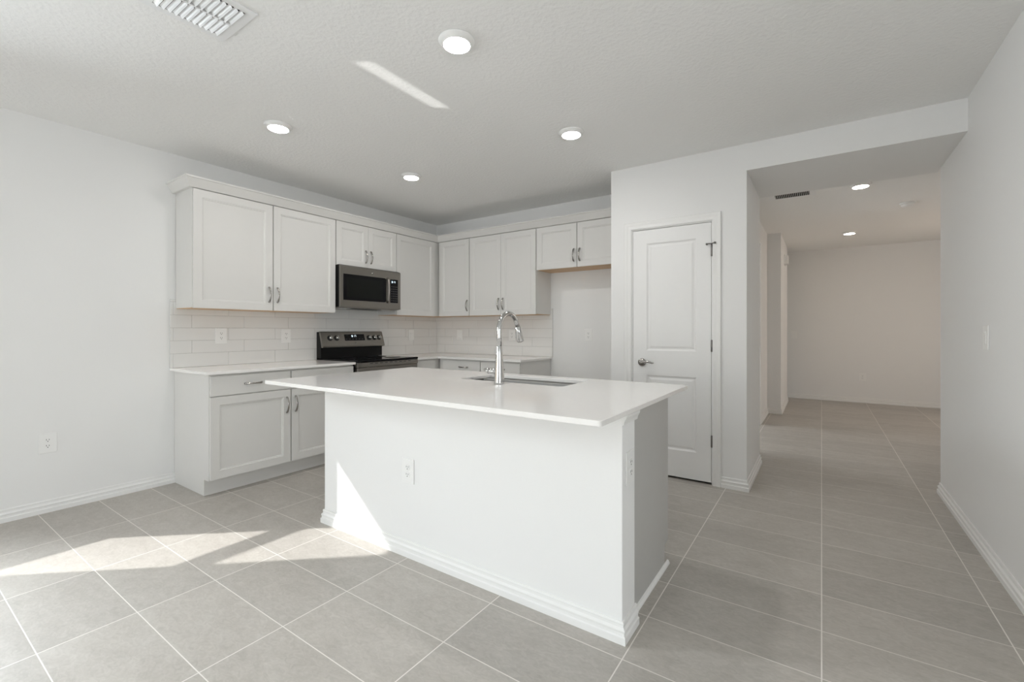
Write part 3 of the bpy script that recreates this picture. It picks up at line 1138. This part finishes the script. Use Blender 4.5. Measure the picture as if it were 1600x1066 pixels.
mb = MB().tube([(-0.0718, 0, 0.068), (-0.080, 0, 0.069), (-0.092, 0, 0.071), (-0.104, 0, 0.072), (-0.107, 0, 0.072)], [0.0178, 0.0172, 0.0135, 0.009, 0.005], 20)
mb.build('handle', M_CHROME, fct)

# ---------------------------------------------------------------- outlets and switches


def facing(n):
    """z rotation that turns local -y to the wall normal n"""
    return {'+x': PI / 2, '-x': -PI / 2, '-y': 0.0, '+y': PI}[n]


def base_plate(root, w=0.090, h=0.130):
    MB().box(-w / 2, w / 2, -0.0055, 0, -h / 2, h / 2, 0.0022, 2).build('plate', M_PLASTIC, root)


out0 = thing('electrical_outlet', 'white duplex outlet low on the left wall', 'outlet', (XL + 0.0002, 0.735, 0.455), facing('+x'), 'electrical outlets')
base_plate(out0)
for s in (-1, 1):
    zc = s * 0.0195
    m = MB()
    pts = []
    for i in range(28):
        a = 2 * PI * i / 28
        pts.append((0.0172 * math.cos(a), zc + max(-0.0135, min(0.0135, 0.0172 * math.sin(a)))))
    m.prism(pts, 'y', -0.0078, -0.0052)
    rc = m.build('receptacle', M_PLASTIC, out0)
    m = MB()
    m.box(-0.0078, -0.0052, -0.0082, -0.0077, zc - 0.0005, zc + 0.0085)
    m.box(0.0052, 0.0078, -0.0082, -0.0077, zc - 0.0005, zc + 0.0075)
    m.lathe([(0.0028, -0.0082), (0.0028, -0.0077)], (0, 0, zc - 0.0075), 'y', 12)
    m.build('slots', M_SLOT, rc)
MB().lathe([(0.0030, -0.0064), (0.0030, -0.0050)], (0, 0, 0), 'y', 12).build('screw', M_PLASTIC, out0)
GO = 'electrical outlets'
XS = XL + 0.0097
YS = YB - 0.0097
for loc, n, lab in (
    ((XS, 1.776, 1.152), '+x', 'left outlet on the tile backsplash over the left counter'),
    ((XS, 2.340, 1.145), '+x', 'outlet on the tile backsplash just left of the range'),
    ((-2.997, YS, 1.140), '-y', 'outlet on the back wall tile behind the faucet'),
    ((-2.027, YB - 0.0002, 1.146), '-y', 'outlet on the bare wall of the fridge alcove'),
    ((-1.813, IY0 - 0.0002, 0.452), '-y', 'outlet on the front of the island half wall'),
    ((0.557, YFAR - 0.0002, 0.424), '-y', 'outlet low on the far hall wall'),
    ((IX1 + 0.0002, 1.752, 0.655), '+x', 'outlet on the narrow right end of the island half wall'),
):
    copy_thing(out0, loc, facing(n), lab, GO)

sw0 = thing('light_switch', 'white rocker switch on the tile right of the range', 'switch', (XS, 3.930, 1.140), facing('+x'), 'light switches')
base_plate(sw0, 0.088, 0.130)
m = MB()
m.box(-0.0175, 0.0175, -0.0068, -0.005, -0.034, 0.034, 0.0008, 1)
fm = m.build('frame', M_PLASTIC, sw0)
m = MB().prism([(-0.0062, -0.031), (-0.0085, -0.030), (-0.0070, 0.0), (-0.0112, 0.030), (-0.0062, 0.031)], 'x', -0.0155, 0.0155)
m.build('rocker', M_PLASTIC, sw0)
for loc, n, lab in (
    ((-3.808, YS, 1.138), '-y', 'rocker switch on the back wall tile near the corner'),
    ((XR - 0.0002, 3.392, 1.160), '-x', 'rocker switch on the right wall'),
    ((-0.400, YFAR - 0.0002, 1.120), '-y', 'rocker switch on the far hall wall'),
):
    copy_thing(sw0, loc, facing(n), lab, 'light switches')

# ---------------------------------------------------------------- ceiling things
GL = 'round ceiling lights'


def ceiling_light(label, loc, mat):
    t = thing('ceiling_light', label, 'ceiling light', loc, 0, GL)
    MB().lathe([(0.0, -0.0005), (0.086, -0.0005), (0.088, -0.004), (0.084, -0.009), (0.066, -0.024), (0.0635, -0.0245), (0.0625, -0.022), (0.0, -0.022)], (0, 0, 0), 'z', 48).build('trim_ring', M_PLASTIC, t)
    MB().lathe([(0.0622, -0.0222), (0.0622, -0.0255), (0.045, -0.0285), (0.0, -0.030)], (0, 0, 0), 'z', 48).build('diffuser', mat, t)
    return t


l0 = ceiling_light('largest round ceiling light, nearest the camera, beside the bright streak', (-1.442, 1.640, ZC), M_LED)
copy_thing(l0, (-3.040, 1.638, ZC), 0, 'round ceiling light left of the bright streak, over the left upper cabinets', GL)
copy_thing(l0, (-1.447, 2.850, ZC), 0, 'round kitchen ceiling light nearest the pantry wall, right of the streak', GL)
copy_thing(l0, (-3.036, 2.840, ZC), 0, 'smallest round kitchen ceiling light, deepest in towards the corner cabinets', GL)
h0 = ceiling_light('round ceiling light just beyond the dropped header', (0.305, 5.430, ZC), M_LED_WARM)
copy_thing(h0, (0.325, 7.990, ZC), 0, 'farthest round ceiling light, near the far hall wall', GL)

sd_ = thing('smoke_detector', 'white smoke detector on the hall ceiling', 'smoke detector', (0.775, 6.50, ZC))
MB().lathe([(0.0, 0.0), (0.070, 0.0), (0.070, -0.012), (0.066, -0.014)], (0, 0, 0), 'z', 40).build('base', M_PLASTIC, sd_)
MB().lathe([(0.062, -0.0142), (0.058, -0.032), (0.048, -0.042), (0.030, -0.044), (0.0, -0.044)], (0, 0, 0), 'z', 40).build('cover', M_PLASTIC, sd_)

# supply grille in the kitchen ceiling
vt = thing('ceiling_vent', 'white square louvred air vent in the kitchen ceiling', 'vent', (-2.201, 0.845, ZC))
hw = 0.164
mb = MB()
inn = 0.128
for a in ((-hw, -inn, -hw, hw), (inn, hw, -hw, hw), (-inn, inn, -hw, -inn), (-inn, inn, inn, hw)):
    mb.box(a[0], a[1], a[2], a[3], -0.006, -0.0002)
mb.sweep([(hw, hw), (-hw, hw), (-hw, -hw), (hw, -hw)], [(0, -0.0060), (0.004, -0.0002), (0, -0.0002)], flat, closed=True)
mb.build('frame', M_VENT, vt)
MB().box(-inn, inn, -inn, inn, -0.0010, -0.0003).build('duct_opening', M_DUCT, vt)
MB().box(-0.004, 0.004, -inn, inn, -0.012, -0.001).build('divider', M_VENT, vt)
nsl = 11
for half in (-1, 1):
    for i in range(nsl):
        y = -inn + (i + 0.5) * 2 * inn / nsl
        xa_, xb_ = (-inn + 0.001, -0.006) if half < 0 else (0.006, inn - 0.001)
        prof = [(y - 0.0085, -0.0018), (y - 0.003, -0.0046), (y + 0.002, -0.0092), (y + 0.0055, -0.0155), (y + 0.0065, -0.0150), (y + 0.003, -0.0084), (y - 0.002, -0.0036), (y - 0.0075, -0.0012)]
        MB().prism(prof, 'x', xa_, xb_).build('louvre', M_VENT, vt)

rg = thing('return_vent', 'slim air vent with dark slots in the hall ceiling', 'vent', (-0.25, 5.43, ZC))
MB().box(-0.205, 0.205, -0.130, 0.130, -0.005, -0.0002, 0.0015, 1).build('frame', M_VENT, rg)
MB().box(-0.150, 0.150, -0.090, 0.090, -0.0058, -0.0049).build('slot_field', M_DUCT, rg)
for i in range(19):
    x = -0.144 + i * 0.016
    MB().box(x - 0.0013, x + 0.0013, -0.090, 0.090, -0.0085, -0.0056).build('blade', M_VENT, rg)

# door chime high on the hall wall
ch = thing('door_chime', 'white box chime high on the left hall wall', 'door chime', (-0.4798, 8.20, 2.285), facing('+x'))
MB().box(-0.10, 0.10, -0.016, 0, -0.075, 0.075, 0.003, 2).build('back_plate', M_PLASTIC, ch)
MB().box(-0.088, 0.088, -0.055, -0.0162, -0.066, 0.066, 0.006, 3).build('cover', M_PLASTIC, ch)
